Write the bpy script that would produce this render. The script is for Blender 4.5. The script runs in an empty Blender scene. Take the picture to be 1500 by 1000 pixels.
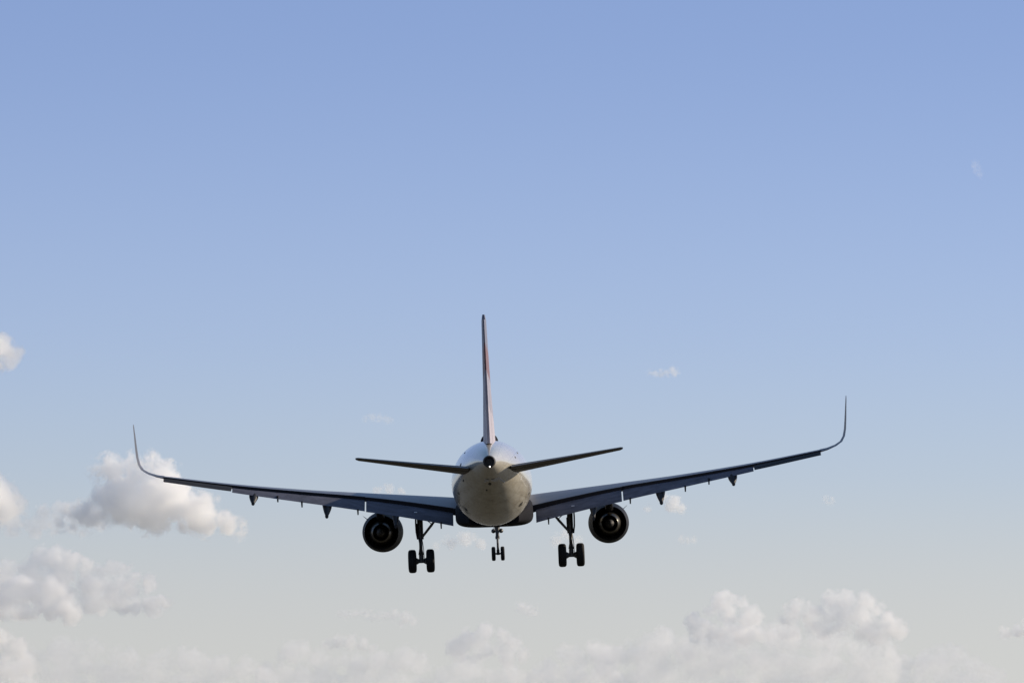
import bpy, bmesh, math, random
import numpy as np
from mathutils import Vector, Matrix

S = bpy.context.scene
COL = S.collection
R = math.radians

# ------------------------------------------------------------------ camera, sky, sun, exposure
F_PX = 6290.0                       # focal length in pixels of a 1500 px wide frame
CAM_PITCH = R(6.39)
cam_data = bpy.data.cameras.new('camera')
cam = bpy.data.objects.new('camera', cam_data)
COL.objects.link(cam)
cam.location = (0, 0, 1.7)
cam.rotation_euler = (math.pi / 2 + CAM_PITCH, 0, 0)
cam_data.sensor_fit = 'HORIZONTAL'
cam_data.sensor_width = 36.0
cam_data.lens = 36.0 * F_PX / 1500.0
cam_data.clip_start = 0.5
cam_data.clip_end = 200000.0
S.camera = cam

SUN_EL = R(21)
SUN_AZ = R(66)                      # degrees right of the viewing direction (+Y)

world = bpy.data.worlds.new('World')
S.world = world
world.use_nodes = True
nt = world.node_tree
nt.nodes.clear()
w_out = nt.nodes.new('ShaderNodeOutputWorld')
w_bg = nt.nodes.new('ShaderNodeBackground')
sky = nt.nodes.new('ShaderNodeTexSky')
sky.sky_type = 'NISHITA'
sky.sun_disc = False
sky.sun_elevation = SUN_EL
sky.sun_rotation = SUN_AZ
sky.altitude = 50
sky.air_density = 1.0
sky.dust_density = 0.4
sky.ozone_density = 2.0
w_bg.inputs['Strength'].default_value = 0.15
# low sky: elevation-dependent whitening of the air near the horizon, the physical sky above it
w_tc = nt.nodes.new('ShaderNodeTexCoord')
w_sep = nt.nodes.new('ShaderNodeSeparateXYZ')
nt.links.new(w_tc.outputs['Generated'], w_sep.inputs[0])
w_asin = nt.nodes.new('ShaderNodeMath'); w_asin.operation = 'ARCSINE'
nt.links.new(w_sep.outputs['Z'], w_asin.inputs[0])
w_map = nt.nodes.new('ShaderNodeMapRange')
w_map.inputs['From Min'].default_value = R(1.84)
w_map.inputs['From Max'].default_value = R(10.94)
nt.links.new(w_asin.outputs[0], w_map.inputs['Value'])
def lin(c):
    return tuple(((v / 255 + 0.055) / 1.055) ** 2.4 for v in c) + (1,)
w_ramp = nt.nodes.new('ShaderNodeValToRGB')
w_ramp.color_ramp.interpolation = 'B_SPLINE'
SKY = [(0.0, (209, 209, 206)), (0.15, (203, 206, 207)), (0.30, (186, 201, 216)), (0.5, (171, 192, 225)), (0.75, (154, 178, 221)), (1.0, (138, 164, 213))]
el = w_ramp.color_ramp.elements
for i, (p, c) in enumerate(SKY):
    e = el[i] if i < 2 else el.new(p)
    e.position = p; e.color = lin(c)
nt.links.new(w_map.outputs['Result'], w_ramp.inputs['Fac'])
w_side = nt.nodes.new('ShaderNodeMapRange')     # the air is brighter towards the sun's side
w_side.inputs['From Min'].default_value = -0.13
w_side.inputs['From Max'].default_value = 0.13
w_side.inputs['To Min'].default_value = 0.95 / w_bg.inputs['Strength'].default_value
w_side.inputs['To Max'].default_value = 1.0 / w_bg.inputs['Strength'].default_value
nt.links.new(w_sep.outputs['X'], w_side.inputs['Value'])
w_scale = nt.nodes.new('ShaderNodeVectorMath'); w_scale.operation = 'SCALE'
nt.links.new(w_side.outputs['Result'], w_scale.inputs['Scale'])
nt.links.new(w_ramp.outputs['Color'], w_scale.inputs[0])
w_blend = nt.nodes.new('ShaderNodeMapRange'); w_blend.interpolation_type = 'SMOOTHSTEP'
w_blend.inputs['From Min'].default_value = R(11)
w_blend.inputs['From Max'].default_value = R(30)
nt.links.new(w_asin.outputs[0], w_blend.inputs['Value'])
w_mix = nt.nodes.new('ShaderNodeMix'); w_mix.data_type = 'RGBA'
nt.links.new(w_blend.outputs['Result'], w_mix.inputs['Factor'])
nt.links.new(w_scale.outputs[0], w_mix.inputs[6])
nt.links.new(sky.outputs['Color'], w_mix.inputs[7])
nt.links.new(w_mix.outputs[2], w_bg.inputs['Color'])
nt.links.new(w_bg.outputs[0], w_out.inputs['Surface'])

sun_data = bpy.data.lights.new('sun', 'SUN')
sun_data.energy = 5.0
sun_data.angle = R(0.5)
sun_data.color = (1.0, 0.85, 0.655)
sun = bpy.data.objects.new('sun', sun_data)
COL.objects.link(sun)
sun_dir = Vector((math.sin(SUN_AZ) * math.cos(SUN_EL), math.cos(SUN_AZ) * math.cos(SUN_EL), math.sin(SUN_EL)))
sun.rotation_euler = sun_dir.to_track_quat('Z', 'Y').to_euler()
sun.location = (60, 20, 80)

S.view_settings.view_transform = 'Standard'
S.view_settings.look = 'None'
S.view_settings.exposure = 0.0
S.view_settings.gamma = 1.0
S.render.engine = 'CYCLES'
S.cycles.max_bounces = 64
S.cycles.diffuse_bounces = 4
S.cycles.glossy_bounces = 4
S.cycles.volume_bounces = 56
S.cycles.transparent_max_bounces = 64
S.cycles.use_denoising = True

# ------------------------------------------------------------------ helpers
def tag(o, label=None, cat=None, group=None, kind=None):
    if label: o['label'] = label
    if cat: o['category'] = cat
    if group: o['group'] = group
    if kind: o['kind'] = kind
    return o

def paint(name, rgb, rough=0.35, metallic=0.0, coat=0.0, vary=0.12, scale=1.5, streak=(1, 1, 1), rvary=0.1, spec=0.5):
    m = bpy.data.materials.new(name)
    m.use_nodes = True
    t = m.node_tree
    b = t.nodes['Principled BSDF']
    tc = t.nodes.new('ShaderNodeTexCoord')
    mp = t.nodes.new('ShaderNodeMapping')
    mp.inputs['Scale'].default_value = streak
    n = t.nodes.new('ShaderNodeTexNoise')
    n.inputs['Scale'].default_value = scale
    n.inputs['Detail'].default_value = 6
    n.inputs['Roughness'].default_value = 0.65
    t.links.new(tc.outputs['Object'], mp.inputs['Vector'])
    t.links.new(mp.outputs[0], n.inputs['Vector'])
    ramp = t.nodes.new('ShaderNodeValToRGB')
    ramp.color_ramp.elements[0].position = 0.3
    ramp.color_ramp.elements[1].position = 0.7
    ramp.color_ramp.elements[0].color = tuple(c * (1 - vary) for c in rgb) + (1,)
    ramp.color_ramp.elements[1].color = tuple(min(1, c * (1 + vary)) for c in rgb) + (1,)
    t.links.new(n.outputs['Fac'], ramp.inputs['Fac'])
    t.links.new(ramp.outputs['Color'], b.inputs['Base Color'])
    mr = t.nodes.new('ShaderNodeMapRange')
    mr.inputs['To Min'].default_value = max(0.02, rough - rvary)
    mr.inputs['To Max'].default_value = rough + rvary
    t.links.new(n.outputs['Fac'], mr.inputs['Value'])
    t.links.new(mr.outputs['Result'], b.inputs['Roughness'])
    b.inputs['Metallic'].default_value = metallic
    b.inputs['Coat Weight'].default_value = coat
    b.inputs['Coat Roughness'].default_value = 0.08
    b.inputs['Specular IOR Level'].default_value = spec
    return m

M_WHITE = paint('white_paint', (0.74, 0.74, 0.75), 0.22, coat=0.6, vary=0.06, rvary=0.05, scale=0.8, streak=(1.0, 0.25, 1.0))
def skin_material():
    """weathered off-white fuselage paint: frame joints, stringer laps, streaks running aft"""
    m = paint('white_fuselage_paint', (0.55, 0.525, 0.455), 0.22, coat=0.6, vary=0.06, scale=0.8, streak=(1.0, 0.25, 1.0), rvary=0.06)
    t = m.node_tree
    N, L = t.nodes.new, t.links.new
    b = t.nodes['Principled BSDF']
    base = b.inputs['Base Color'].links[0].from_socket
    tc = N('ShaderNodeTexCoord'); sp = N('ShaderNodeSeparateXYZ'); L(tc.outputs['Object'], sp.inputs[0])
    def math_(op, a, c=None, v=0.0):
        n = N('ShaderNodeMath'); n.operation = op
        L(a, n.inputs[0])
        if c is not None: L(c, n.inputs[1])
        else: n.inputs[1].default_value = v
        return n.outputs[0]
    # circumferential joints every 1.6 m
    fr = math_('FRACT', math_('DIVIDE', sp.outputs['Y'], v=1.6))
    j1 = math_('LESS_THAN', fr, v=0.035)
    # lengthwise lap joints every 20 degrees round the body
    ang = math_('ARCTAN2', sp.outputs['Z'], sp.outputs['X'])
    fa = math_('FRACT', math_('DIVIDE', ang, v=math.radians(24)))
    j2 = math_('LESS_THAN', fa, v=0.03)
    j = math_('MAXIMUM', j1, j2)
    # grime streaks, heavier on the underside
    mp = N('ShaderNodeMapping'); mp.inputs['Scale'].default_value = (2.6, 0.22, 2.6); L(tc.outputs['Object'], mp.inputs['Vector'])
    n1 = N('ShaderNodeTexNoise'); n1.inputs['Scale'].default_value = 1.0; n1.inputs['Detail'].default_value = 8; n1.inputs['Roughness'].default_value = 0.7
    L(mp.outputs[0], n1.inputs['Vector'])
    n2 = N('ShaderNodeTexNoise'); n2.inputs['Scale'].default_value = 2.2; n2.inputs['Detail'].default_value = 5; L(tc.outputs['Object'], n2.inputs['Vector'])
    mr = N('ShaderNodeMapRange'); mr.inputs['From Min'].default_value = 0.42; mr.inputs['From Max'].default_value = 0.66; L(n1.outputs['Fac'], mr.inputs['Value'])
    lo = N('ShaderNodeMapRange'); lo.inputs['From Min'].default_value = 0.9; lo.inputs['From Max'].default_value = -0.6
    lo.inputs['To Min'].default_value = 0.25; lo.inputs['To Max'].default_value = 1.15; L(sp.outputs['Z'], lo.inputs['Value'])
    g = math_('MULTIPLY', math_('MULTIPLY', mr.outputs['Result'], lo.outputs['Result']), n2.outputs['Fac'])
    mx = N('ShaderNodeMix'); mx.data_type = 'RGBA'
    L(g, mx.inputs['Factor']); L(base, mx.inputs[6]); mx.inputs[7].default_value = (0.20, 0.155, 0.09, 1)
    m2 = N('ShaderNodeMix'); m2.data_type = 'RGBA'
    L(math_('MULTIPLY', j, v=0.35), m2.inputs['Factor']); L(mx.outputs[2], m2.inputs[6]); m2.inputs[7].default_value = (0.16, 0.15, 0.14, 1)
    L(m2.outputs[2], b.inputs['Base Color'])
    return m
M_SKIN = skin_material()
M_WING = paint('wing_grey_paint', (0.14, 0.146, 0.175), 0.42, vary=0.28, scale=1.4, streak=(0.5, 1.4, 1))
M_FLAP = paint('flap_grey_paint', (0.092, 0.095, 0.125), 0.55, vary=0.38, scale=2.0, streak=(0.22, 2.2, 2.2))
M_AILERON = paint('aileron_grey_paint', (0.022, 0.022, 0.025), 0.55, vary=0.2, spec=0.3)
M_GAP_SHADE = paint('gap_shade_dark', (0.012, 0.012, 0.016), 0.7, vary=0.2, spec=0.2)  # near-black tone that paints shade into the gap behind the fixed wing
M_WINGLET = paint('winglet_grey_paint', (0.06, 0.065, 0.085), 0.45, vary=0.15)
M_TAIL = paint('tailplane_grey_paint', (0.085, 0.082, 0.082), 0.5, vary=0.25)
M_NAVY = paint('navy_paint', (0.022, 0.026, 0.05), 0.3, coat=0.3, vary=0.15)
M_NACELLE = paint('nacelle_dark_paint', (0.009, 0.010, 0.014), 0.6, vary=0.15, spec=0.1)
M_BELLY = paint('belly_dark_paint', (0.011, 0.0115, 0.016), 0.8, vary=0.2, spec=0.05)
M_DARK = paint('dark_metal', (0.03, 0.03, 0.03), 0.55, metallic=0.3, vary=0.25)
M_GEAR = paint('gear_grey_paint', (0.06, 0.06, 0.062), 0.5, vary=0.25, scale=4)
M_TYRE = paint('tyre_rubber', (0.012, 0.012, 0.013), 0.8, vary=0.2, spec=0.25)
M_HOT = paint('hot_section_metal', (0.055, 0.05, 0.04), 0.33, metallic=0.6, vary=0.2, scale=3)
M_SOOT = paint('sooty_metal', (0.02, 0.018, 0.016), 0.7, vary=0.25)
M_STRIP = paint('pale_slot_light_and_plate', (0.55, 0.56, 0.6), 0.5, vary=0.15, scale=6)  # pale tone for the painted slot light and the tail rub plates

def build(name, parts_, mats, parent=None, smooth=True):
    """parts_: list of (verts, faces, material_index) joined into ONE mesh object"""
    vs, fs, mi = [], [], []
    for (v, f, k) in parts_:
        o = len(vs)
        vs += [tuple(p) for p in v]
        fs += [tuple(i + o for i in q) for q in f]
        mi += [k] * len(f)
    me = bpy.data.meshes.new(name)
    me.from_pydata(vs, [], fs)
    bm = bmesh.new(); bm.from_mesh(me)
    bmesh.ops.remove_doubles(bm, verts=bm.verts, dist=1e-5)
    bmesh.ops.recalc_face_normals(bm, faces=bm.faces)
    bm.to_mesh(me); bm.free()
    for m in (mats if isinstance(mats, (list, tuple)) else [mats]):
        me.materials.append(m)
    if len(mi) == len(me.polygons):
        me.polygons.foreach_set('material_index', mi)
    o = bpy.data.objects.new(name, me)
    COL.objects.link(o)
    if smooth:
        me.polygons.foreach_set('use_smooth', [True] * len(me.polygons))
        me.set_sharp_from_angle(angle=R(40))
    if parent: o.parent = parent
    return o

def loft(rings, cap=True, k=0):
    n = len(rings[0])
    v = [p for r in rings for p in r]
    f = []
    for i in range(len(rings) - 1):
        for j in range(n):
            a, b = i * n + j, i * n + (j + 1) % n
            f.append((a, b, b + n, a + n))
    if cap:
        f.append(tuple(range(n)))
        f.append(tuple((len(rings) - 1) * n + j for j in range(n)))
    return (v, f, k)

S0 = 22.0                           # aircraft frame: x starboard, y forward, z up; s = metres aft of the nose
def P(x, s, z): return (x, S0 - s, z)

def lathe(profile, cx, cz, n=48, k=0, close=False):
    """profile of (s, r) turned round a fore-and-aft axis"""
    rings = []
    for (s, r) in profile:
        rings.append([P(cx + r * math.cos(2 * math.pi * j / n), s, cz + r * math.sin(2 * math.pi * j / n)) for j in range(n)])
    return loft(rings, cap=not close, k=k)

def tube(p, q, r0, r1=None, n=12, k=0):
    p, q = Vector(p), Vector(q)
    r1 = r0 if r1 is None else r1
    d = (q - p).normalized()
    u = d.orthogonal().normalized(); w = d.cross(u)
    rings = []
    for c, r in ((p, r0), (q, r1)):
        rings.append([tuple(c + (u * math.cos(2 * math.pi * j / n) + w * math.sin(2 * math.pi * j / n)) * r) for j in range(n)])
    return loft(rings, k=k)

def hexa(c8, k=0):
    return (c8, [(0, 1, 2, 3), (7, 6, 5, 4), (0, 4, 5, 1), (1, 5, 6, 2), (2, 6, 7, 3), (3, 7, 4, 0)], k)

def box(x0, x1, s0, s1, z0, z1, k=0):
    return hexa([P(x0, s0, z0), P(x1, s0, z0), P(x1, s1, z0), P(x0, s1, z0),
                 P(x0, s0, z1), P(x1, s0, z1), P(x1, s1, z1), P(x0, s1, z1)], k)

def flip(part):
    v, f, k = part
    return ([(-p[0], p[1], p[2]) for p in v], [tuple(reversed(q)) for q in f], k)

def lerp_table(tab, x):
    for a, b in zip(tab, tab[1:]):
        if x <= b[0]:
            t = (x - a[0]) / (b[0] - a[0])
            return [p + (q - p) * t for p, q in zip(a[1:], b[1:])]
    return list(tab[-1][1:])

def smooth_table(tab, x):
    """monotone-ish Catmull-Rom interpolation"""
    xs = [t[0] for t in tab]
    i = max(0, min(len(xs) - 2, next((k - 1 for k in range(1, len(xs)) if x <= xs[k]), len(xs) - 2)))
    h = xs[i + 1] - xs[i]
    t = min(1, max(0, (x - xs[i]) / h))
    out = []
    for c in range(1, len(tab[0])):
        p1, p2 = tab[i][c], tab[i + 1][c]
        m1 = (p2 - tab[i - 1][c]) / (xs[i + 1] - xs[i - 1]) if i > 0 else (p2 - p1) / h
        m2 = (tab[i + 2][c] - p1) / (xs[i + 2] - xs[i]) if i + 2 < len(xs) else (p2 - p1) / h
        out.append((2*t**3-3*t*t+1)*p1 + (t**3-2*t*t+t)*h*m1 + (-2*t**3+3*t*t)*p2 + (t**3-t*t)*h*m2)
    return out

def airfoil(tc, camber=0.015, x_end=1.0, n=16):
    """closed list of (x, z), unit chord, cut off at x_end; upper surface from rear to nose, then lower"""
    def th(x): return 5 * tc * (0.2969*math.sqrt(x) - 0.126*x - 0.3516*x*x + 0.2843*x**3 - 0.1015*x**4)
    def cm(x):
        p = 0.45
        return camber/p**2*(2*p*x-x*x) if x < p else camber/(1-p)**2*((1-2*p)+2*p*x-x*x)
    xs = [x_end * (1 - math.cos(math.pi * i / n)) / 2 for i in range(n + 1)]
    up = [(x, cm(x) + max(th(x), 0.0015)) for x in reversed(xs)]
    lo = [(x, cm(x) - max(th(x), 0.0015)) for x in xs[1:]]
    return up + lo

def section(x, s_le, chord, z, twist, tc, camber=0.015, x_end=1.0, by_crest=False, cant=0.0, n=16):
    """one aerofoil section in the aircraft frame; twist in degrees, nose up positive; cant tilts it for winglets"""
    pts = []
    ct, st = math.cos(R(twist)), math.sin(R(twist))
    for (a, b) in airfoil(tc, camber, x_end, n):
        a *= chord; b *= chord
        pts.append((a * ct + b * st, -a * st + b * ct))
    if by_crest:
        z -= max(p[1] for p in pts)
    return [P(x - p[1] * math.sin(cant), s_le + p[0], z + p[1] * math.cos(cant)) for p in pts]

# ------------------------------------------------------------------ ground below the frame
def build_ground():
    m = bpy.data.materials.new('grass_and_bounce_land')
    m.use_nodes = True
    t = m.node_tree
    b = t.nodes['Principled BSDF']
    tc = t.nodes.new('ShaderNodeTexCoord')
    n = t.nodes.new('ShaderNodeTexNoise'); n.inputs['Scale'].default_value = 0.02; n.inputs['Detail'].default_value = 10
    r = t.nodes.new('ShaderNodeValToRGB')
    r.color_ramp.elements[0].color = (0.030, 0.028, 0.014, 1)
    r.color_ramp.elements[1].color = (0.075, 0.062, 0.034, 1)
    t.links.new(tc.outputs['Object'], n.inputs['Vector'])
    t.links.new(n.outputs['Fac'], r.inputs['Fac'])
    # unseen land beyond the airfield grass, made pale to bounce light under the clouds
    ln = t.nodes.new('ShaderNodeVectorMath'); ln.operation = 'LENGTH'; t.links.new(tc.outputs['Object'], ln.inputs[0])
    fm = t.nodes.new('ShaderNodeMapRange'); fm.inputs['From Min'].default_value = 1500; fm.inputs['From Max'].default_value = 3000
    t.links.new(ln.outputs['Value'], fm.inputs['Value'])
    n2 = t.nodes.new('ShaderNodeTexVoronoi'); n2.inputs['Scale'].default_value = 0.0025; t.links.new(tc.outputs['Object'], n2.inputs['Vector'])
    r2 = t.nodes.new('ShaderNodeValToRGB'); r2.color_ramp.elements[0].color = (0.22, 0.20, 0.14, 1); r2.color_ramp.elements[1].color = (0.34, 0.31, 0.23, 1)
    t.links.new(n2.outputs['Color'], r2.inputs['Fac'])
    mx = t.nodes.new('ShaderNodeMix'); mx.data_type = 'RGBA'
    t.links.new(fm.outputs['Result'], mx.inputs['Factor']); t.links.new(r.outputs['Color'], mx.inputs[6]); t.links.new(r2.outputs['Color'], mx.inputs[7])
    t.links.new(mx.outputs[2], b.inputs['Base Color'])
    b.inputs['Roughness'].default_value = 0.95
    me = bpy.data.meshes.new('ground')
    ns, rr = 64, 90000
    ring = [(rr * math.cos(2*math.pi*i/ns), rr * math.sin(2*math.pi*i/ns), 0) for i in range(ns)]
    me.from_pydata(ring, [], [tuple(range(ns))])
    me.materials.append(m)
    o = bpy.data.objects.new('ground', me); COL.objects.link(o)
    tag(o, kind='structure')
build_ground()

# ------------------------------------------------------------------ the aircraft
DIST = 220.0
EL = R(4.50)                        # elevation of the line of sight to the aircraft
AZ = math.atan(-27.5 / F_PX)
los = Vector((math.sin(AZ) * math.cos(EL), math.cos(AZ) * math.cos(EL), math.sin(EL)))
PITCH, YAW, ROLL = EL + R(0.0), AZ + R(0.38), R(2.32)
plane = bpy.data.objects.new('airliner', None)
COL.objects.link(plane)
plane.matrix_world = (Matrix.Translation(cam.location + los * DIST) @ Matrix.Rotation(-YAW, 4, 'Z')
                      @ Matrix.Rotation(PITCH, 4, 'X') @ Matrix.Rotation(-ROLL, 4, 'Y'))
tag(plane, 'white twin engine airliner seen from behind, flying away with landing gear and flaps down', 'airplane')

# fuselage -------------------------------------------------------------
#       s     half-width  top    bottom
FUS = [(0.0,  0.05, -0.42, -0.55), (0.35, 0.55, 0.05, -1.02), (1.2, 1.05, 0.62, -1.45), (2.6, 1.52, 1.42, -1.80),
       (4.2, 1.82, 1.92, -1.98), (6.2, 1.95, 2.06, -2.06), (8.0, 1.975, 2.07, -2.07), (20, 1.975, 2.07, -2.07),
       (31.5, 1.975, 2.07, -2.07), (33.0, 1.955, 2.07, -2.00), (35.0, 1.86, 2.06, -1.72), (37.0, 1.66, 2.03, -1.27),
       (39.0, 1.38, 1.98, -0.70), (41.0, 1.02, 1.86, -0.08), (42.5, 0.73, 1.68, 0.32), (43.6, 0.48, 1.47, 0.58), (44.3, 0.30, 1.28, 0.72)]
def fus_at(s): return smooth_table(FUS, s)
def build_fuselage():
    ss = [0, .12, .35, .7, 1.2, 1.9, 2.6, 3.4, 4.2, 5.2, 6.2, 8] + [8 + i * 2.35 for i in range(1, 11)] + [31.5 + i * 0.4 for i in range(1, 32)] + [44.3]
    ss = sorted(set(round(s, 3) for s in ss))
    rings = []
    n = 72
    for s in ss:
        w, top, bot = fus_at(s)
        c, h = (top + bot) / 2, (top - bot) / 2
        rings.append([P(w * math.cos(2*math.pi*j/n), s, c + h * math.sin(2*math.pi*j/n)) for j in range(n)])
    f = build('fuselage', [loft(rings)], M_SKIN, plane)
    # tail-cone exhaust: a short dark pipe with a recessed bore
    w, top, bot = fus_at(44.3)
    cz = (top + bot) / 2
    build('exhaust_pipe', [lathe([(44.28, 0.285), (44.42, 0.275), (44.5, 0.25), (44.5, 0.21), (44.32, 0.19)], 0, cz, 32)], M_SOOT, f)
    lm = bpy.data.materials.new('white_position_light'); lm.use_nodes = True
    bs = lm.node_tree.nodes['Principled BSDF']
    bs.inputs['Emission Color'].default_value = (1, 0.97, 0.9, 1); bs.inputs['Emission Strength'].default_value = 3
    pr = [(44.46, 0.035), (44.53, 0.032), (44.56, 0.02), (44.57, 0.005)]
    build('tail_light', [lathe(pr, 0.02, cz - 0.235, 12)], lm, f)
    # small dark fittings scattered over the rear body (valves, vents, ports)
    def fitting(name, s, ang, ls, lw, mat, k=1.0):
        rows = []
        for i in range(7):
            u = -1 + i / 3
            hw = math.sqrt(max(0.05, 1 - u * u)) * lw
            a, b = [], []
            w_, t_, b_ = fus_at(s + u * ls)
            c_, h_ = (t_ + b_) / 2, (t_ - b_) / 2
            ring = []
            for da, off in ((-hw, 0.004), (0, 0.022), (hw, 0.004), (0, -0.03)):
                an = R(ang) + da / max(0.4, w_)
                ring.append(P((w_ + off) * math.cos(an), s + u * ls, c_ + (h_ + off) * math.sin(an)))
            rows.append(ring)
        build(name, [loft(rows)], mat, f)
    for (s, ang, ls, lw) in ((35.2, -42, 0.22, 0.16), (34.3, -20, 0.14, 0.09), (35.0, -133, 0.2, 0.10), (39.0, -160, 0.12, 0.07),
                             (41.2, -92, 0.2, 0.08), (38.6, 166, 0.16, 0.10), (37.0, 38, 0.12, 0.06), (39.5, 22, 0.12, 0.06),
                             (36.4, -155, 0.12, 0.06), (40.2, -100, 0.10, 0.05), (37.4, 138, 0.12, 0.06)):
        fitting('vent_port', s, ang, ls, lw, M_DARK)
    # long low radome on the roof ahead of the fin
    rows = []
    for i in range(13):
        u = -1 + i / 6
        hgt = 0.42 * math.sqrt(max(0.0, 1 - u * u)) + 0.01
        wd = 0.43 * math.sqrt(max(0.0, 1 - u ** 4)) + 0.02
        rows.append([P(-0.07 + wd * math.cos(math.pi * j / 10), 27.5 + 1.4 * u, 1.95 + (hgt + 0.10) * max(0, math.sin(math.pi * j / 10)) ** 0.7) for j in range(11)])
    build('radome', [loft(rows)], M_BELLY, f)
    # blade aerials under and on the body
    for (s, z0, z1) in ((30.0, -2.05, -2.32),):
        build('blade_aerial', [hexa([P(-.02, s, z0), P(.02, s, z0), P(.02, s+.4, z0), P(-.02, s+.4, z0),
                                     P(-.01, s+.18, z1), P(.01, s+.18, z1), P(.01, s+.42, z1), P(-.01, s+.42, z1)])], M_WHITE, f, smooth=False)
    return f
FUSE = build_fuselage()

def build_belly():
    #       s    half-width  top   bottom  corner
    tab = [(13.2, 1.3, -1.5, -2.02), (14.5, 1.78, -1.1, -2.14), (17, 1.98, -0.75, -2.22), (22, 1.98, -0.75, -2.23), (25.5, 1.94, -0.85, -2.20),
           (27.5, 1.75, -1.1, -2.14), (29.0, 1.25, -1.5, -2.05)]
    rows = []
    for i in range(40):
        s = 13.2 + 15.8 * i / 39
        w, t, b = smooth_table(tab, s)
        c, h = (t + b) / 2, (t - b) / 2
        ring = []
        for j in range(40):
            a = 2 * math.pi * j / 40
            ca, sa = math.cos(a), math.sin(a)
            e = 0.48
            ring.append(P(w * math.copysign(abs(ca) ** e, ca), s, c + h * math.copysign(abs(sa) ** e, sa)))
        rows.append(ring)
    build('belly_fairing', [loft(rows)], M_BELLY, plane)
build_belly()

# wing -----------------------------------------------------------------
#        x     s_le   chord  crest  twist  t/c
WING = [(1.0,  16.1,  6.90, -0.78,  5.0,  0.145),
        (2.0,  16.6,  6.20, -0.66,  4.6,  0.14),
        (4.0,  17.64, 5.10, -0.47,  3.4,  0.125),
        (6.6,  19.0,  4.00, -0.23,  1.2,  0.115),
        (9.5,  20.5,  3.30,  0.05,  -0.4,  0.11),
        (13.3, 22.48, 2.42,  0.52,  -1.0,  0.105),
        (16.6, 24.2,  1.68,  1.04,  -0.6,  0.10)]
def wing_at(x): return smooth_table(WING, x)
def wing_cut(x): return 0.80 if x < 6.6 else (0.78 if x < 13.3 else 0.76)

def wing_rear(x, cut):
    """the rear edge of the fixed wing at x: (s, z of upper lip, z of lower lip)"""
    s_le, c, zc, tw, tc = wing_at(x)
    r = section(x, s_le, c, zc, tw, tc, 0.018, cut, True)
    return S0 - r[0][1], r[0][2], r[-1][2]

def surface(x0, x1, nst, chord, defl, tc, gap_s, gap_z, cut, xend=1.0, k=0):
    """a hinged surface (flap, aileron) hung behind the fixed wing"""
    rows = []
    for i in range(nst + 1):
        x = x0 + (x1 - x0) * i / nst
        t = i / nst
        s, zu, zl = wing_rear(x, cut)
        c = chord[0] + (chord[1] - chord[0]) * t
        tw = wing_at(x)[3]
        d = defl[0] + (defl[1] - defl[0]) * t
        rows.append(section(x, s + gap_s, c, zl + (zu - zl) * 0.45 + gap_z, tw + d, tc, 0.02, xend, False, n=10))
    return loft(rows, k=k)

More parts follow.
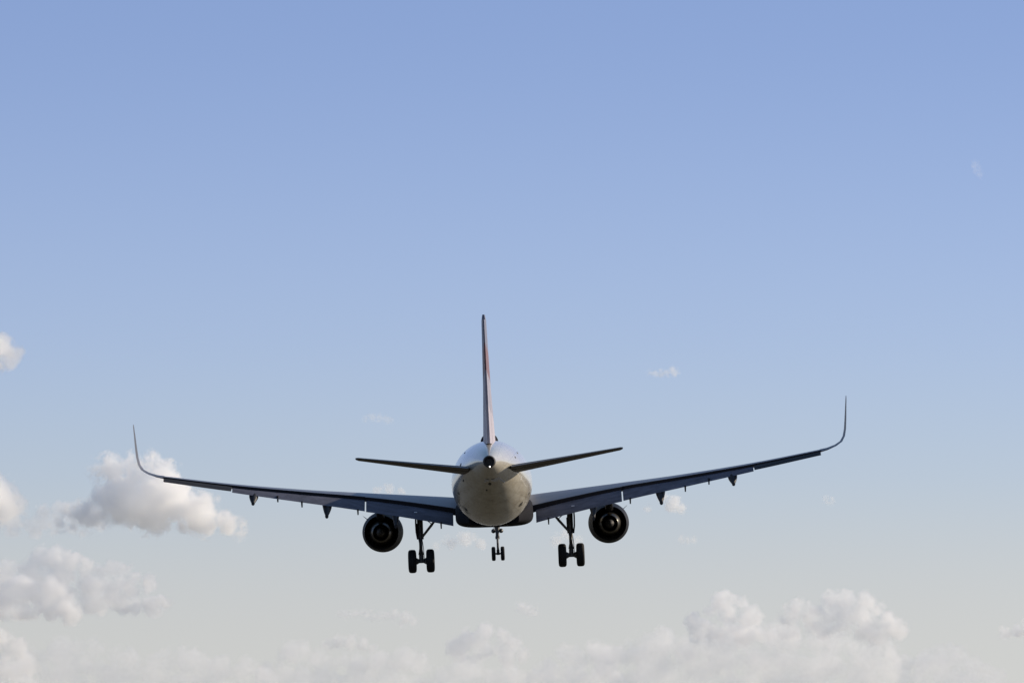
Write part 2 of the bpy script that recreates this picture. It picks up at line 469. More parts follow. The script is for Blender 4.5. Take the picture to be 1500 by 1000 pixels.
def build_wing(side):
    sg = (lambda p: p) if side > 0 else flip
    parts = []
    gap_shade = []
    for (x0, x1, cut, nst) in ((1.0, 6.58, 0.80, 14), (6.58, 13.3, 0.78, 14), (13.3, 16.6, 0.76, 8)):
        rows = []
        for i in range(nst + 1):
            x = x0 + (x1 - x0) * i / nst
            s_le, c, zc, tw, tc = wing_at(x)
            rows.append(section(x, s_le, c, zc, tw, tc, 0.018, cut, True))
        parts.append(sg(loft(rows)))
        # dark strip behind the cut-off edge, painting the shadow of the flap gap
        sr = []
        for r in rows:
            u, l = Vector(r[0]), Vector(r[-1])
            a, b = u.lerp(l, 0.06), u.lerp(l, 0.97)
            sr.append([(a.x, a.y - .003, a.z), (a.x, a.y - .02, a.z), (b.x, b.y - .02, b.z), (b.x, b.y - .003, b.z)])
        gap_shade.append(sg(loft(sr)))
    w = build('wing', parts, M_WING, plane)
    build('gap_shade_strip', gap_shade, M_GAP_SHADE, w, smooth=False)
    # winglet: outer panel sweeping up
    wl = [(16.6, 24.20, 1.68, 1.04, 0.10, 0), (16.95, 24.40, 1.58, 1.10, 0.08, 12), (17.35, 24.66, 1.46, 1.24, 0.065, 24), (17.62, 24.88, 1.36, 1.42, 0.055, 42),
          (17.76, 25.10, 1.26, 1.68, 0.05, 66), (17.82, 25.36, 1.14, 2.05, 0.048, 82), (17.84, 25.75, 0.96, 2.55, 0.046, 88), (17.85, 26.20, 0.74, 3.08, 0.045, 89),
          (17.86, 26.62, 0.50, 3.54, 0.045, 89), (17.86, 26.82, 0.30, 3.67, 0.045, 89)]
    rows = []
    for (x, s_le, c, zc, tc, cant) in wl:
        rows.append(section(x, s_le, c, zc - tc * c * 0.5, 0.2, tc, 0.01, 1.0, False, R(cant)))
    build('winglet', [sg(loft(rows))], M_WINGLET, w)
    # flaps: inboard and outboard, drooped for landing
    fl = []
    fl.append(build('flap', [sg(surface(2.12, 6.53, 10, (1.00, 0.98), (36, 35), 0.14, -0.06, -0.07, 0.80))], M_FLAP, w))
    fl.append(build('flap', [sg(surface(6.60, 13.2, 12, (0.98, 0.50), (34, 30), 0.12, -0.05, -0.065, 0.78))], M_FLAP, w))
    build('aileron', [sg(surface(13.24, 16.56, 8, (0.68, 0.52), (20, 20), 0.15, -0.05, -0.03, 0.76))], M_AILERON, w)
    # spoiler panels lying on the rear upper surface
    # track fairings: canoes hanging under the flaps
    for (x, L, wd, hd, dz) in ((5.05, 2.4, 0.20, 0.42, 0.0), (8.5, 2.0, 0.25, 0.43, 0.0), (12.15, 1.7, 0.24, 0.34, 0.0)):
        s_r, zu, zl = wing_rear(x, 0.79)
        rows = []
        for i in range(15):
            u = i / 14
            rad = math.sin(math.pi * min(1, u * 1.05 + 0.02)) ** 0.6 if u < 0.95 else 0.12
            rad = max(0.36, min(1, (u / 0.25) ** 0.5 if u < 0.25 else (1 if u < 0.55 else ((1 - u) / 0.45) ** 0.55)))
            s = s_r - 0.50 * L + u * L * 1.05
            droop = 0.0 if u < 0.35 else (u - 0.35) / 0.65
            zc = zl - 0.10 - hd * 0.35 - droop ** 1.2 * hd * 1.6 * (L / 1.9)
            rows.append([P(x + wd * rad * math.cos(2*math.pi*j/14), s, zc + hd * 0.72 * rad * math.sin(2*math.pi*j/14)) for j in range(14)])
        build('flap_track_fairing', [sg(loft(rows))], M_AILERON, w)
    # small hinge brackets poking out below the flap trailing edges
    for (x, dz, fi) in ((2.75, 0.22, 0), (6.95, 0.17, 1), (9.75, 0.18, 1), (10.95, 0.17, 1)):
        me = fl[fi].data
        near = [v.co for v in me.vertices if abs(abs(v.co.x) - x) < 0.4]
        zt = min(p.z for p in near); st = max(S0 - p.y for p in near)
        build('flap_bracket', [sg(hexa([P(x-.045, st-.35, zt+.20), P(x+.045, st-.35, zt+.20), P(x+.045, st-.02, zt+.12), P(x-.045, st-.02, zt+.12),
                                        P(x-.03, st-.25, zt-dz), P(x+.03, st-.25, zt-dz), P(x+.03, st-.12, zt-dz), P(x-.03, st-.12, zt-dz)]))], M_AILERON, w, smooth=False)
    return w, fl
WING_R = build_wing(1)
WING_L = build_wing(-1)

# tail -----------------------------------------------------------------
def build_tail():
    for side in (1, -1):
        sg = (lambda p: p) if side > 0 else flip
        # x, s_le, chord, z, t/c
        tab = [(0.55, 37.9, 4.15, 0.62, 0.10), (1.0, 38.2, 3.9, 0.69, 0.10), (3.5, 39.75, 2.75, 1.06, 0.095), (6.1, 41.4, 1.55, 1.45, 0.09), (6.22, 41.75, 1.1, 1.47, 0.06)]
        rows = []; rowe = []
        for (x, s, c, z, tc) in tab:
            rows.append(section(x, s, c, z - 0.10, -3.0, tc, -0.01, 0.70))
            # elevator
            q = section(x, s, c, z - 0.10, -3.0, tc, -0.01, 0.70)
            se = S0 - q[0][1]; zm = (q[0][2] + q[-1][2]) / 2
            rowe.append(section(x, se + 0.02, c * 0.31, zm, -1.5, 0.155 if x < 6.2 else .1, -0.01, 1.0, n=10))
        h = build('horizontal_stabilizer', [sg(loft(rows))], M_TAIL, plane)
        build('elevator', [sg(loft(rowe[1:-1] if False else [rowe[1], rowe[2], rowe[3]]))], M_TAIL, h)
        # pale rub plate on the body around the moving root
        rr = []
        for (s, z0, z1) in ((38.2, 0.10, 0.30), (40.5, -0.02, 0.22), (42.0, 0.12, 0.28)):
            ring = []
            for (z, off) in ((z0, 0.003), (z1, 0.003), (z1, -0.03), (z0, -0.03)):
                w_, t_, b_ = fus_at(s); c_, h_ = (t_ + b_) / 2, (t_ - b_) / 2
                sa = max(-1, min(1, (z - c_) / h_))
                ring.append(P((w_ + off + 0.004) * math.sqrt(max(0.0, 1 - sa * sa)), s, z))
            rr.append(ring)
        build('rub_plate', [sg(loft(rr))], M_STRIP, FUSE, smooth=False)
    # fin: sections stacked upward, thickness across x
    tab = [(1.30, 35.6, 6.55, 0.094), (2.2, 36.4, 6.1, 0.092), (4.5, 38.6, 4.6, 0.078), (7.55, 41.6, 2.75, 0.080), (7.8, 42.0, 2.2, 0.06)]
    def fsec(z, s, c, tc, x0, x1):
        pts = airfoil(tc, 0.0, 1.0, 20)
        out = []
        for (a, b) in pts:
            out.append((a, b))
        return out
    def fin_rows(cut, rud):
        rows = []
        for (z, s, c, tc) in tab:
            if not rud:
                rows.append([P(b * c, s + a * c, z) for (a, b) in airfoil(tc, 0.0, 0.70, 16)])
            else:
                ring = []
                half = [q for q in airfoil(tc, 0.0, 1.0, 40)]
                t0 = 5*tc*(0.2969*math.sqrt(.705)-.126*.705-.3516*.705**2+.2843*.705**3-.1015*.705**4)
                for (a, b) in ((0.71, t0 * 0.98), (0.85, t0 * 0.60), (1.0, 0.010), (1.0, -0.010), (0.85, -t0 * 0.60), (0.71, -t0 * 0.98)):
                    ang = R(0.0)
                    ring.append(P(b * c + (a - 0.71) * c * math.sin(ang), s + a * c, z))
                rows.append(ring)
        return rows
    f = build('vertical_stabilizer', [loft(fin_rows(0.7, False))], M_FIN, plane)
    rt = [r for r in fin_rows(0, True)]
    # rudder starts above the tail cone
    z0, z1 = 1.30, 2.2
    lo = [tuple(p + (q - p) * 0.62 for p, q in zip(a, b)) for a, b in zip(rt[0], rt[1])]
    build('rudder', [loft([lo] + rt[1:-1])], M_FIN, f)
    for (z, w) in ():
        pass

def fin_material():
    """grey-blue fin crossed by a red band, white below"""
    m = paint('fin_paint', (0.30, 0.30, 0.36), 0.5, vary=0.1, spec=0.2)
    t = m.node_tree
    b = t.nodes['Principled BSDF']
    tc = t.nodes.new('ShaderNodeTexCoord')
    sp = t.nodes.new('ShaderNodeSeparateXYZ')
    t.links.new(tc.outputs['Object'], sp.inputs[0])
    # slanted coordinate: height plus a little of the fore-and-aft position
    ma = t.nodes.new('ShaderNodeMath'); ma.operation = 'MULTIPLY_ADD'
    t.links.new(sp.outputs['Y'], ma.inputs[0]); ma.inputs[1].default_value = 0.18
    t.links.new(sp.outputs['Z'], ma.inputs[2])
    mr = t.nodes.new('ShaderNodeMapRange')
    mr.inputs['From Min'].default_value = -3.0; mr.inputs['From Max'].default_value = 5.0
    t.links.new(ma.outputs[0], mr.inputs['Value'])
    r = t.nodes.new('ShaderNodeValToRGB')
    r.color_ramp.interpolation = 'CONSTANT'
    e = r.color_ramp.elements
    e[0].position = 0.0; e[0].color = (0.42, 0.39, 0.45, 1)
    e[1].position = 0.36; e[1].color = (0.31, 0.30, 0.37, 1)
    k = e.new(0.545); k.color = (0.20, 0.115, 0.13, 1)
    k = e.new(0.69); k.color = (0.18, 0.19, 0.26, 1)
    t.links.new(mr.outputs['Result'], r.inputs['Fac'])
    t.links.new(r.outputs['Color'], b.inputs['Base Color'])
    return m
M_FIN = fin_material()
build_tail()

# engines --------------------------------------------------------------
def build_engine(side):
    cx, cz = 5.93 * side, -2.31
    nac = [(15.0, 0.80), (14.85, 0.86), (14.82, 0.92), (14.9, 0.98), (15.3, 1.04), (16.2, 1.07), (17.2, 1.05), (18.0, 0.98), (18.75, 0.885),
           (18.75, 0.865), (18.2, 0.90), (17.4, 0.92), (17.3, 0.55), (17.3, 0.3), (16.0, 0.3), (15.9, 0.80)]
    e = build('engine', [lathe(nac, cx, cz, 64, close=True)], [M_NACELLE], plane)
    e_in = [(17.25, 0.66), (17.9, 0.68), (18.5, 0.64), (19.1, 0.54), (19.62, 0.43), (19.64, 0.41), (19.2, 0.415), (18.8, 0.41), (18.7, 0.30)]
    build('core_cowl', [lathe(e_in, cx, cz, 48, close=True)], M_HOT, e)
    build('exhaust_plug', [lathe([(18.6, 0.33), (19.2, 0.31), (19.7, 0.22), (20.05, 0.10), (20.1, 0.03)], cx, cz, 32)], M_SOOT, e)
    build('turbine_disc', [lathe([(18.72, 0.41), (18.70, 0.31)], cx, cz, 32, close=True)], M_SOOT, e)
    build('fan_duct', [lathe([(17.42, 0.915), (17.40, 0.72)], cx, cz, 48, close=True)], M_SOOT, e)
    # pylon from the nacelle top to the wing
    rows = []
    for (s, z0, z1, w) in ((16.0, -1.25, -1.10, 0.05), (16.8, -1.32, -0.92, 0.17), (18.2, -1.45, -0.80, 0.21), (19.5, -1.66, -0.70, 0.20), (20.8, -1.30, -0.65, 0.15), (22.0, -0.95, -0.62, 0.04)):
        rows.append([P(cx - w, s, z0 + .05), P(cx - w*.6, s, z0), P(cx + w*.6, s, z0), P(cx + w, s, z0 + .05), P(cx + w, s, z1), P(cx - w, s, z1)])
    build('pylon', [loft(rows)], M_NACELLE, e)
    # strake outboard near the top of the nacelle
    a = R(42 if side > 0 else 138)
    c, sn = math.cos(a), math.sin(a)
    def q(r, s): return P(cx + r * c, s, cz + r * sn)
    build('strake', [hexa([P(cx+1.0*c-.015, 15.9, cz+1.0*sn), P(cx+1.0*c+.015, 15.9, cz+1.0*sn), P(cx+.96*c+.015, 17.4, cz+.96*sn), P(cx+.96*c-.015, 17.4, cz+.96*sn),
                            P(cx+1.1*c-.01, 16.5, cz+1.1*sn), P(cx+1.1*c+.01, 16.5, cz+1.1*sn), P(cx+1.32*c+.01, 17.35, cz+1.32*sn), P(cx+1.32*c-.01, 17.35, cz+1.32*sn)])], M_NACELLE, e, smooth=False)
build_engine(1)
build_engine(-1)

# landing gear ---------------------------------------------------------
def wheel_parts(cx, s, cz, rad, wid):
    """tyre (material 0) and hub (material 1), axle along x"""
    h = wid / 2
    prof = [(-h*.80, rad*.52), (-h*.98, rad*.60), (-h, rad*.72), (-h*.94, rad*.86), (-h*.72, rad*.965), (-h*.40, rad), (-h*.34, rad*.985), (-h*.30, rad),
            (h*.30, rad), (h*.34, rad*.985), (h*.40, rad), (h*.72, rad*.965), (h*.94, rad*.86), (h, rad*.72), (h*.98, rad*.60), (h*.80, rad*.52)]
    hub = [(-h*.78, rad*.52), (-h*.62, rad*.40), (-h*.70, rad*.18), (h*.70, rad*.18), (h*.62, rad*.40), (h*.78, rad*.52)]
    out = []
    n = 36
    for pr, k, cap in ((prof, 0, False), (hub, 1, True)):
        rings = [[P(cx + x, s + r * math.cos(2*math.pi*j/n), cz + r * math.sin(2*math.pi*j/n)) for j in range(n)] for (x, r) in pr]
        out.append(loft(rings, cap, k))
    return out

def build_main_gear(side):
    gx, gs, az = 3.86 * side, 20.9, -3.84
    V = lambda x, s, z: P(x, s, z)
    leg = [tube(V(gx, gs, -0.95), V(gx, gs, -2.55), 0.155, 0.15, 16), tube(V(gx, gs, -2.55), V(gx, gs, -2.72), 0.17, 0.165, 16),
           tube(V(gx, gs, -2.72), V(gx, gs, az - 0.03), 0.088, 0.088, 16), tube(V(gx, gs, az + 0.30), V(gx, gs, az - 0.10), 0.12, 0.12, 16),
           tube(V(gx - 0.46, gs, az), V(gx + 0.46, gs, az), 0.07, 0.07, 12),
           tube(V(gx - 0.26, gs, az), V(gx - .12, gs, az), 0.19, 0.11, 12), tube(V(gx + 0.12, gs, az), V(gx + 0.26, gs, az), 0.11, 0.19, 12),
           tube(V(gx - .16, gs + .02, -1.9), V(gx - .15, gs + .02, -2.62), 0.035, 0.03, 8)]
    g = build('main_landing_gear', leg, M_GEAR, plane)
    for dx in (-0.465, 0.465):
        build('wheel', wheel_parts(gx + dx, gs, az, 0.60, 0.42), [M_TYRE, M_DARK], g)
    tl = [tube(V(gx - .07, gs + .12, -2.66), V(gx - .02, gs + 0.48, -3.06), 0.055, 0.035), tube(V(gx + .07, gs + .12, -2.66), V(gx + .02, gs + 0.48, -3.06), 0.055, 0.035),
          tube(V(gx - .02, gs + 0.48, -3.06), V(gx - .08, gs + .10, -3.50), 0.035, 0.06), tube(V(gx + .02, gs + 0.48, -3.06), V(gx + .08, gs + .10, -3.50), 0.035, 0.06)]
    build('torque_link', tl, M_GEAR, g)
    sx = -side
    build('side_brace', [tube(V(gx + sx * 0.08, gs + .02, -2.62), V(gx + sx * 0.62, gs + .06, -1.98), 0.062, 0.07), tube(V(gx + sx * 0.60, gs + .06, -2.0), V(gx + sx * 1.35, gs + .1, -1.1), 0.062, 0.062),
                         tube(V(gx + sx * .62, gs + .02, -1.97), V(gx + sx*.1, gs, -1.55), 0.022, 0.022)], M_GEAR, g)
    dxx = side * 0.22
    rows = []
    for (z, s0, s1, x) in ((-1.0, gs - .62, gs + .40, dxx * .9), (-1.9, gs - .6, gs + .42, dxx), (-2.35, gs - .5, gs + .36, dxx * .95), (-2.72, gs - .28, gs + .2, dxx * .7)):
        rows.append([P(gx + x - .03, s0, z), P(gx + x + .03, s0, z), P(gx + x + .045, (s0 + s1) / 2, z), P(gx + x + .03, s1, z), P(gx + x - .03, s1, z)])
    build('gear_door', [loft(rows)], M_BELLY, g)
    hose = [tube(V(gx + .05, gs + .19, -1.5), V(gx + .06, gs + .2, -2.5), 0.02, 0.02, 6), tube(V(gx + .06, gs + .2, -2.5), V(gx + .14, gs + .22, -3.2), 0.018, 0.018, 6),
            tube(V(gx + .14, gs + .22, -3.2), V(gx + .16, gs + .15, az), 0.018, 0.018, 6)]
    build('brake_hose', hose, M_TYRE, g)
build_main_gear(1)
build_main_gear(-1)

def build_nose_gear():
    gs, az = 5.1, -3.87
    leg = [tube(P(0, gs - .25, -1.7), P(0, gs - .04, -3.0), 0.10, 0.10, 14), tube(P(0, gs - .04, -3.0), P(0, gs, az), 0.062, 0.062, 14),
           tube(P(-.26, gs, az), P(.26, gs, az), 0.05, 0.05, 10), tube(P(0, gs - .02, az + .22), P(0, gs, az - .07), 0.085, 0.085, 12),
           tube(P(0, gs - .06, -2.92), P(0, gs - .04, -3.06), 0.125, 0.12, 14)]
    g = build('nose_landing_gear', leg, M_GEAR, plane)
    for dx in (-0.25, 0.25):
        build('wheel', wheel_parts(dx, gs, az, 0.39, 0.22), [M_TYRE, M_DARK], g)
    build('drag_brace', [tube(P(-.05, gs - .1, -2.75), P(-.22, gs - 1.4, -1.75), 0.045), tube(P(.05, gs - .1, -2.75), P(.22, gs - 1.4, -1.75), 0.045)], M_GEAR, g)
    build('torque_link', [tube(P(0, gs + .05, -3.02), P(0, gs + .36, -3.30), 0.05, 0.04), tube(P(0, gs + .36, -3.30), P(0, gs + .06, -3.62), 0.04, 0.05)], M_GEAR, g)
    for sx in (-1, 1):
        pr = [(gs - .30, 0.10), (gs - .26, 0.125), (gs - .12, 0.10), (gs - .06, 0.04)]
        build('taxi_light', [lathe(pr, 0.21 * sx, -2.62, 16), tube(P(0.08 * sx, gs - .12, -2.62), P(.2 * sx, gs - .16, -2.62), 0.03)], M_GEAR, g)
        rows = [[P(sx * .42 - .015, gs - 1.2, z), P(sx * .42 + .015, gs - 1.2, z), P(sx * .42 + .015, gs + .35, z), P(sx * .42 - .015, gs + .35, z)] for z in (-1.85, -2.32)]
        build('gear_door', [loft(rows)], M_BELLY, g, smooth=False)
build_nose_gear()

# pale bars standing in for light showing through the inboard flap slots
for (w, fl), sg in ((WING_R, lambda p: p), (WING_L, flip)):
    me = fl[0].data
    for x0, x1 in ((2.95, 3.35), (3.95, 4.65)):
        near = [v.co for v in me.vertices if x0 - 0.35 < abs(v.co.x) < x1 + 0.35]
        zt = min(p.z for p in near); st = max(S0 - p.y for p in near)
        # lies on the flap's rear-facing upper skin, a third of the way up from its trailing edge
        d = 0.34
        c0 = [P(x0, st - d * 1.36, zt + d + .05), P(x1, st - d * 1.36, zt + d + .07), P(x1, st - d * 1.30 + .02, zt + d + .03), P(x0, st - d * 1.30 + .02, zt + d + .01)]
        c1 = [(p[0], p[1] - .03, p[2] + .02) for p in c0]
        build('slot_light_strip', [sg(hexa(c0 + c1))], M_STRIP, fl[0], smooth=False)

# ------------------------------------------------------------------ clouds
def cloud_mat(dens, balls, unit, seed, edge=0.35, rough=1.0, step=0.35, squash=1.0, aniso=0.65):
    """vapour whose density falls off at the rim of a cluster of billows and is torn by turbulence; balls are (x, y, z, r) in metres"""
    m = bpy.data.materials.new('cloud_vapour')
    m.use_nodes = True
    t = m.node_tree
    t.nodes.clear()
    N, L = t.nodes.new, t.links.new
    o = N('ShaderNodeOutputMaterial')
    v = N('ShaderNodeVolumePrincipled')
    v.inputs['Color'].default_value = (1.0, 1.0, 1.0, 1)
    v.inputs['Anisotropy'].default_value = aniso
    tc = N('ShaderNodeTexCoord')
    sq = N('ShaderNodeVectorMath'); sq.operation = 'MULTIPLY'; sq.inputs[1].default_value = (1, 1, 1 / squash)
    L(tc.outputs['Object'], sq.inputs[0])
    last = None
    for (x, y, z, r) in balls:
        d = N('ShaderNodeVectorMath'); d.operation = 'DISTANCE'
        L(sq.outputs[0], d.inputs[0]); d.inputs[1].default_value = (x, y, z / squash)
        f = N('ShaderNodeMath'); f.operation = 'MULTIPLY_ADD'           # r - d in units of the mean billow
        L(d.outputs['Value'], f.inputs[0]); f.inputs[1].default_value = -1 / unit; f.inputs[2].default_value = r / unit
        if last is None: last = f
        else:
            mx = N('ShaderNodeMath'); mx.operation = 'SMOOTH_MAX'
            L(last.outputs[0], mx.inputs[0]); L(f.outputs[0], mx.inputs[1]); mx.inputs[2].default_value = 0.3
            last = mx
    # turbulence: large swirls and fine shreds
    mp = N('ShaderNodeMapping'); mp.inputs['Location'].default_value = (seed * 3.7, seed * 1.3, seed * 5.1)
    mp.inputs['Scale'].default_value = (1 / unit, 1 / unit, 1 / unit)
    L(tc.outputs['Object'], mp.inputs['Vector'])
    n = N('ShaderNodeTexNoise'); n.inputs['Scale'].default_value = 1.0; n.inputs['Detail'].default_value = 6.0; n.inputs['Roughness'].default_value = 0.67
    n.inputs['Distortion'].default_value = 0.25
    L(mp.outputs[0], n.inputs['Vector'])
    sc = N('ShaderNodeMath'); sc.operation = 'MULTIPLY_ADD'
    L(n.outputs['Fac'], sc.inputs[0]); sc.inputs[1].default_value = 3.4 * rough; sc.inputs[2].default_value = -1.75 * rough
    ad = N('ShaderNodeMath'); ad.operation = 'ADD'
    L(last.outputs[0], ad.inputs[0]); L(sc.outputs[0], ad.inputs[1])
    mr = N('ShaderNodeMapRange'); mr.interpolation_type = 'SMOOTHSTEP'
    mr.inputs['From Min'].default_value = 0.0; mr.inputs['From Max'].default_value = edge
    mr.inputs['To Max'].default_value = dens
    L(ad.outputs[0], mr.inputs['Value'])
    rim = N('ShaderNodeMapRange'); rim.interpolation_type = 'SMOOTHSTEP'      # thin out to nothing before the end of the vapour
    rim.inputs['From Min'].default_value = -0.30; rim.inputs['From Max'].default_value = 0.0
    L(last.outputs[0], rim.inputs['Value'])
    dm = N('ShaderNodeMath'); dm.operation = 'MULTIPLY'
    L(mr.outputs['Result'], dm.inputs[0]); L(rim.outputs['Result'], dm.inputs[1])
    L(dm.outputs[0], v.inputs['Density'])
    L(v.outputs[0], o.inputs['Volume'])
    m.cycles.homogeneous_volume = False
    m.cycles.volume_step_rate = step
    return m

cp, sp_ = math.cos(CAM_PITCH), math.sin(CAM_PITCH)
def sky_point(px, py, dist):
    """where a direction in the sky lies at the given distance"""
    a, b = (px - 750) / F_PX, (500 - py) / F_PX
    return Vector((a * dist, dist * (cp - b * sp_), 1.7 + dist * (sp_ + b * cp)))

def cloud(label, lobes, dist, dens, seed, name='cumulus_cloud', puff=2, depth=0.9, res=46, rough=0.85, squash=1.0, edge=0.30, step=0.25, aniso=0.66, group='clouds low in the sky', cat='cloud'):
    """lobes: (x, y, r) of the main billows, in 1/F_PX radians of the sky; each grows smaller billows on its upper side"""
    rnd = random.Random(seed)
    k = dist / F_PX
    cx = sum(l[0] for l in lobes) / len(lobes); cy = sum(l[1] for l in lobes) / len(lobes)
    balls = []
    for (lx, ly, lr) in lobes:
        x, z, r = (lx - cx) * k, (cy - ly) * k, lr * k
        y = rnd.uniform(-.4, .4) * r * depth
        balls.append((x, y, z, r))
        for _ in range(puff):
            a = rnd.uniform(0, 2 * math.pi); e = math.asin(rnd.uniform(-0.1, 1))
            rr = r * rnd.uniform(0.35, 0.6)
            d = r * rnd.uniform(0.7, 0.9)
            balls.append((x + d * math.cos(a) * math.cos(e), y + d * math.sin(a) * math.cos(e) * depth, z + d * math.sin(e) * squash, rr))
    bm = bmesh.new()
    unit = float(np.mean([l[2] for l in lobes])) * k
    for (x, y, z, r) in balls:
        bmesh.ops.create_icosphere(bm, subdivisions=3, radius=r + 0.34 * unit, matrix=Matrix.Translation((x, y, z)) @ Matrix.Diagonal((1, 1, squash, 1)))
    me = bpy.data.meshes.new('tmp'); bm.to_mesh(me); bm.free()
    ob = bpy.data.objects.new('tmp', me); COL.objects.link(ob)
    co = np.empty(len(me.vertices) * 3); me.vertices.foreach_get('co', co); co = co.reshape(-1, 3)
    ext = (co.max(0) - co.min(0)).max()
    mod = ob.modifiers.new('r', 'REMESH'); mod.mode = 'VOXEL'; mod.voxel_size = ext / res
    dg = bpy.context.evaluated_depsgraph_get()
    ev = bpy.data.meshes.new_from_object(ob.evaluated_get(dg))
    bpy.data.objects.remove(ob); bpy.data.meshes.remove(me)
    ev.materials.clear(); ev.materials.append(cloud_mat(dens, balls, unit, seed, edge, rough, step, squash, aniso))
    ev.polygons.foreach_set('use_smooth', [True] * len(ev.polygons))
    o = bpy.data.objects.new(name, ev); COL.objects.link(o)
    ev.name = name
    o.location = sky_point(cx, cy, dist)
    tag(o, label, cat, group)
    return o

# the larger clouds, left side
cloud('bright cloud cut by the left edge of the photo, high above the left wing', [(-22, 512, 32), (0, 508, 24), (-8, 532, 18), (16, 525, 18), (-45, 530, 30), (22, 518, 16)], 8000, 0.05, 27, rough=0.5)
cloud('white cloud cut by the left edge, level with the left wingtip', [(-12, 725, 34), (8, 745, 28), (-30, 755, 30), (22, 760, 18), (-20, 700, 22)], 8600, 0.045, 22)
cloud('big white cumulus with a blue shadowed middle behind the left wingtip',
      [(158, 690, 26), (205, 690, 30), (240, 698, 28), (175, 728, 38), (205, 735, 40), (240, 738, 42), (280, 748, 34), (305, 760, 28), (332, 768, 22), (140, 755, 26), (112, 757, 20), (92, 765, 14), (352, 778, 12), (215, 762, 28)], 9000, 0.042, 3, puff=1, res=70, aniso=0.46, rough=1.3)
def fill(profile, bottom, r, step, seed):
    """billows filling the sky between a skyline and a level below it"""
    rnd = random.Random(seed)
    out = []
    x = profile[0][0]
    while x <= profile[-1][0]:
        top = lerp_table(profile, x)[0]
        y = top + r * 0.8
        while y < bottom:
            out.append((x + rnd.uniform(-.3, .3) * step, y + rnd.uniform(-.25, .25) * r, r * rnd.uniform(0.75, 1.2)))
            y += r * 1.25
        x += step
    return out
cloud('low cloud bank at the left edge, under the big cumulus', fill([(-105, 880), (-85, 850), (-60, 828), (-40, 815), (0, 818), (40, 815), (70, 806), (100, 806), (130, 822), (160, 816), (190, 824), (215, 842), (240, 868)], 890, 18, 19, 11), 11000, 0.03, 24, puff=0, res=60, aniso=0.58)
cloud('rounded pale cloud at the left edge just in front of the low bank', fill([(-90, 888), (-70, 868), (-40, 850), (0, 846), (40, 840), (75, 846), (105, 862), (125, 885)], 905, 16, 18, 12), 10300, 0.042, 25, puff=0, aniso=0.55)
cloud('cloud in the bottom left corner with a bright sloping edge', fill([(-110, 1000), (-90, 955), (-70, 930), (-50, 915), (-10, 916), (20, 932), (38, 955), (52, 980)], 1025, 18, 19, 13), 10000, 0.036, 26, puff=0, aniso=0.55)
cloud('thin hazy cloud joining the big cumulus to the cloud at the left edge', fill([(22, 765), (50, 752), (75, 738), (100, 728), (125, 735), (150, 745)], 782, 13, 15, 14), 9800, 0.022, 28, puff=0, aniso=0.5)
# lower right bank
cloud('hazy cloud with a bright rounded top, lower right', fill([(1022, 896), (1045, 876), (1066, 866), (1090, 872), (1112, 895), (1125, 915)], 935, 16, 17, 1), 14000, 0.026, 31, puff=0, aniso=0.56, rough=1.2)
cloud('tallest cloud of the lower right bank, cream on its right shoulder',
      fill([(1148, 895), (1170, 878), (1195, 884), (1215, 866), (1245, 862), (1275, 872), (1300, 890), (1322, 912)], 935, 17, 17, 22), 13500, 0.024, 36, puff=0, res=60, aniso=0.56, rough=1.2)
cloud('long low cloud bank along the bottom right', fill([(895, 955), (940, 930), (985, 930), (1020, 940), (1060, 915), (1120, 912), (1170, 925), (1230, 925), (1280, 945), (1320, 935)], 1025, 25, 27, 3), 15000, 0.0095, 33, aniso=0.55, rough=1.1, puff=0, res=80)
cloud('low cloud at the far bottom right, sloping down to the right', fill([(1330, 960), (1365, 945), (1405, 948), (1440, 965), (1480, 985)], 1025, 20, 22, 4), 15500, 0.011, 34, puff=0)
cloud('small cloud touching the right edge near the bottom', [(1490, 924, 13), (1475, 929, 11), (1512, 922, 18)], 14500, 0.024, 35, puff=1, aniso=0.5, rough=1.1)
# bottom middle
cloud('small hazy cloud below the nose wheel near the bottom', fill([(665, 935), (690, 914), (715, 910), (740, 925), (770, 950)], 965, 15, 16, 5), 14500, 0.02, 41, puff=0, aniso=0.55)
cloud('little flat cloud near the bottom, left of centre', [(480, 943, 10), (495, 940, 12), (512, 940, 12), (530, 944, 11), (546, 949, 9), (503, 934, 8), (520, 936, 8)], 13500, 0.028, 42, puff=2, aniso=0.5, rough=1.2, edge=0.6)
cloud('thin streak of cloud below the left main wheels', [(500, 899, 8), (514, 897, 8), (530, 897, 8), (546, 902, 8), (562, 902, 8), (578, 900, 10), (595, 903, 12), (605, 908, 10), (588, 914, 8), (507, 900, 8), (522, 896, 8), (538, 900, 9), (554, 903, 9), (570, 900, 9)], 13500, 0.026, 43, puff=1, aniso=0.5, rough=1.2, edge=0.7)
cloud('tiny round puff below and right of the nose wheel', [(764, 888, 11), (772, 892, 11), (780, 893, 10)], 13500, 0.024, 44, aniso=0.5, rough=1.1, edge=0.6)
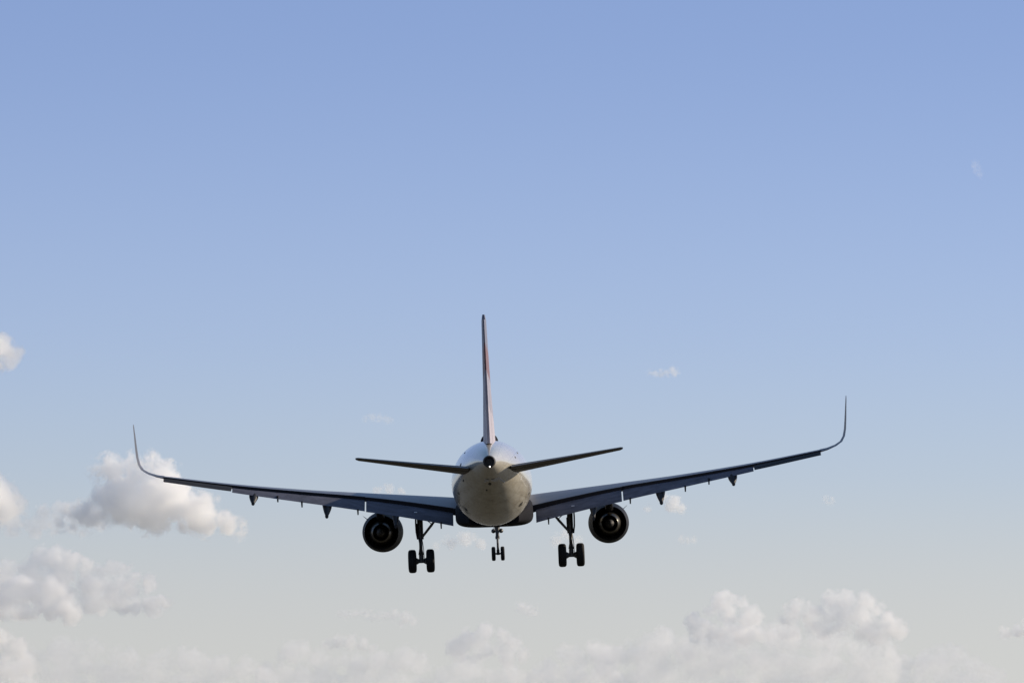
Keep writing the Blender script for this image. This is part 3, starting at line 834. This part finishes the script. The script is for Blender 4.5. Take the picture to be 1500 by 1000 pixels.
cloud('pale low cloud at the bottom, between the middle and the right bank', fill([(785, 975), (825, 945), (860, 950), (890, 940), (915, 960)], 1020, 20, 22, 6), 16000, 0.012, 45, aniso=0.5, rough=1.1, puff=0)
cloud('faint veil of cloud along the bottom left', fill([(40, 950), (100, 935), (150, 938), (210, 955), (260, 950), (320, 965), (370, 968), (410, 985)], 1020, 22, 26, 7), 17000, 0.008, 46, aniso=0.5, puff=0, res=80)
cloud('faint veil of cloud along the bottom middle', fill([(395, 960), (430, 935), (470, 950), (530, 960), (580, 950), (640, 965), (700, 970), (770, 980)], 1020, 21, 25, 8), 17500, 0.009, 47, aniso=0.5, puff=0, res=80)
# around the aircraft
cloud('pinkish cloud low behind the gap between left wheels and nose wheel', [(660, 795, 11), (682, 789, 13), (705, 797, 10), (640, 800, 7)], 12000, 0.022, 51, aniso=0.3)
cloud('pale cloud just behind the right main landing gear', [(815, 790, 11), (830, 782, 10), (845, 795, 10)], 12000, 0.018, 52, aniso=0.3)
cloud('small pinkish cloud just right of the right engine', [(985, 738, 14), (998, 744, 10), (972, 730, 9), (948, 745, 7)], 11500, 0.03, 53, aniso=0.3)
cloud('faint cloud peeping over the left wing near its root', [(552, 718, 8), (570, 716, 9), (588, 719, 7)], 11500, 0.022, 54, aniso=0.3)
# wisps
W = dict(name='cloud_wisp', cat='cloud wisp', group='faint wisps of cloud', aniso=0.3, rough=1.1, edge=0.6, puff=1)
cloud('thin white wisp above the right wing', [(952, 546, 6), (960, 547, 7), (968, 548, 7), (977, 546, 7), (985, 543, 8), (990, 546, 8)], 9000, 0.035, 61, **W)
cloud('barely visible wisp above the left tailplane', [(536, 612, 7), (546, 611, 8), (556, 612, 8), (566, 615, 8), (575, 617, 6)], 9000, 0.016, 62, **W)
cloud('tiny pale wisp below the right wing, right of the engine', [(1000, 790, 7), (1008, 791, 7), (1016, 791, 7)], 10000, 0.028, 63, **W)
cloud('tiny pale wisp below the right wingtip', [(1211, 732, 7), (1218, 734, 7)], 10000, 0.026, 64, **W)
cloud('faint wisp high on the right in clear blue sky', [(1429, 242, 8), (1432, 250, 8), (1435, 257, 7)], 8000, 0.011, 65, **W)
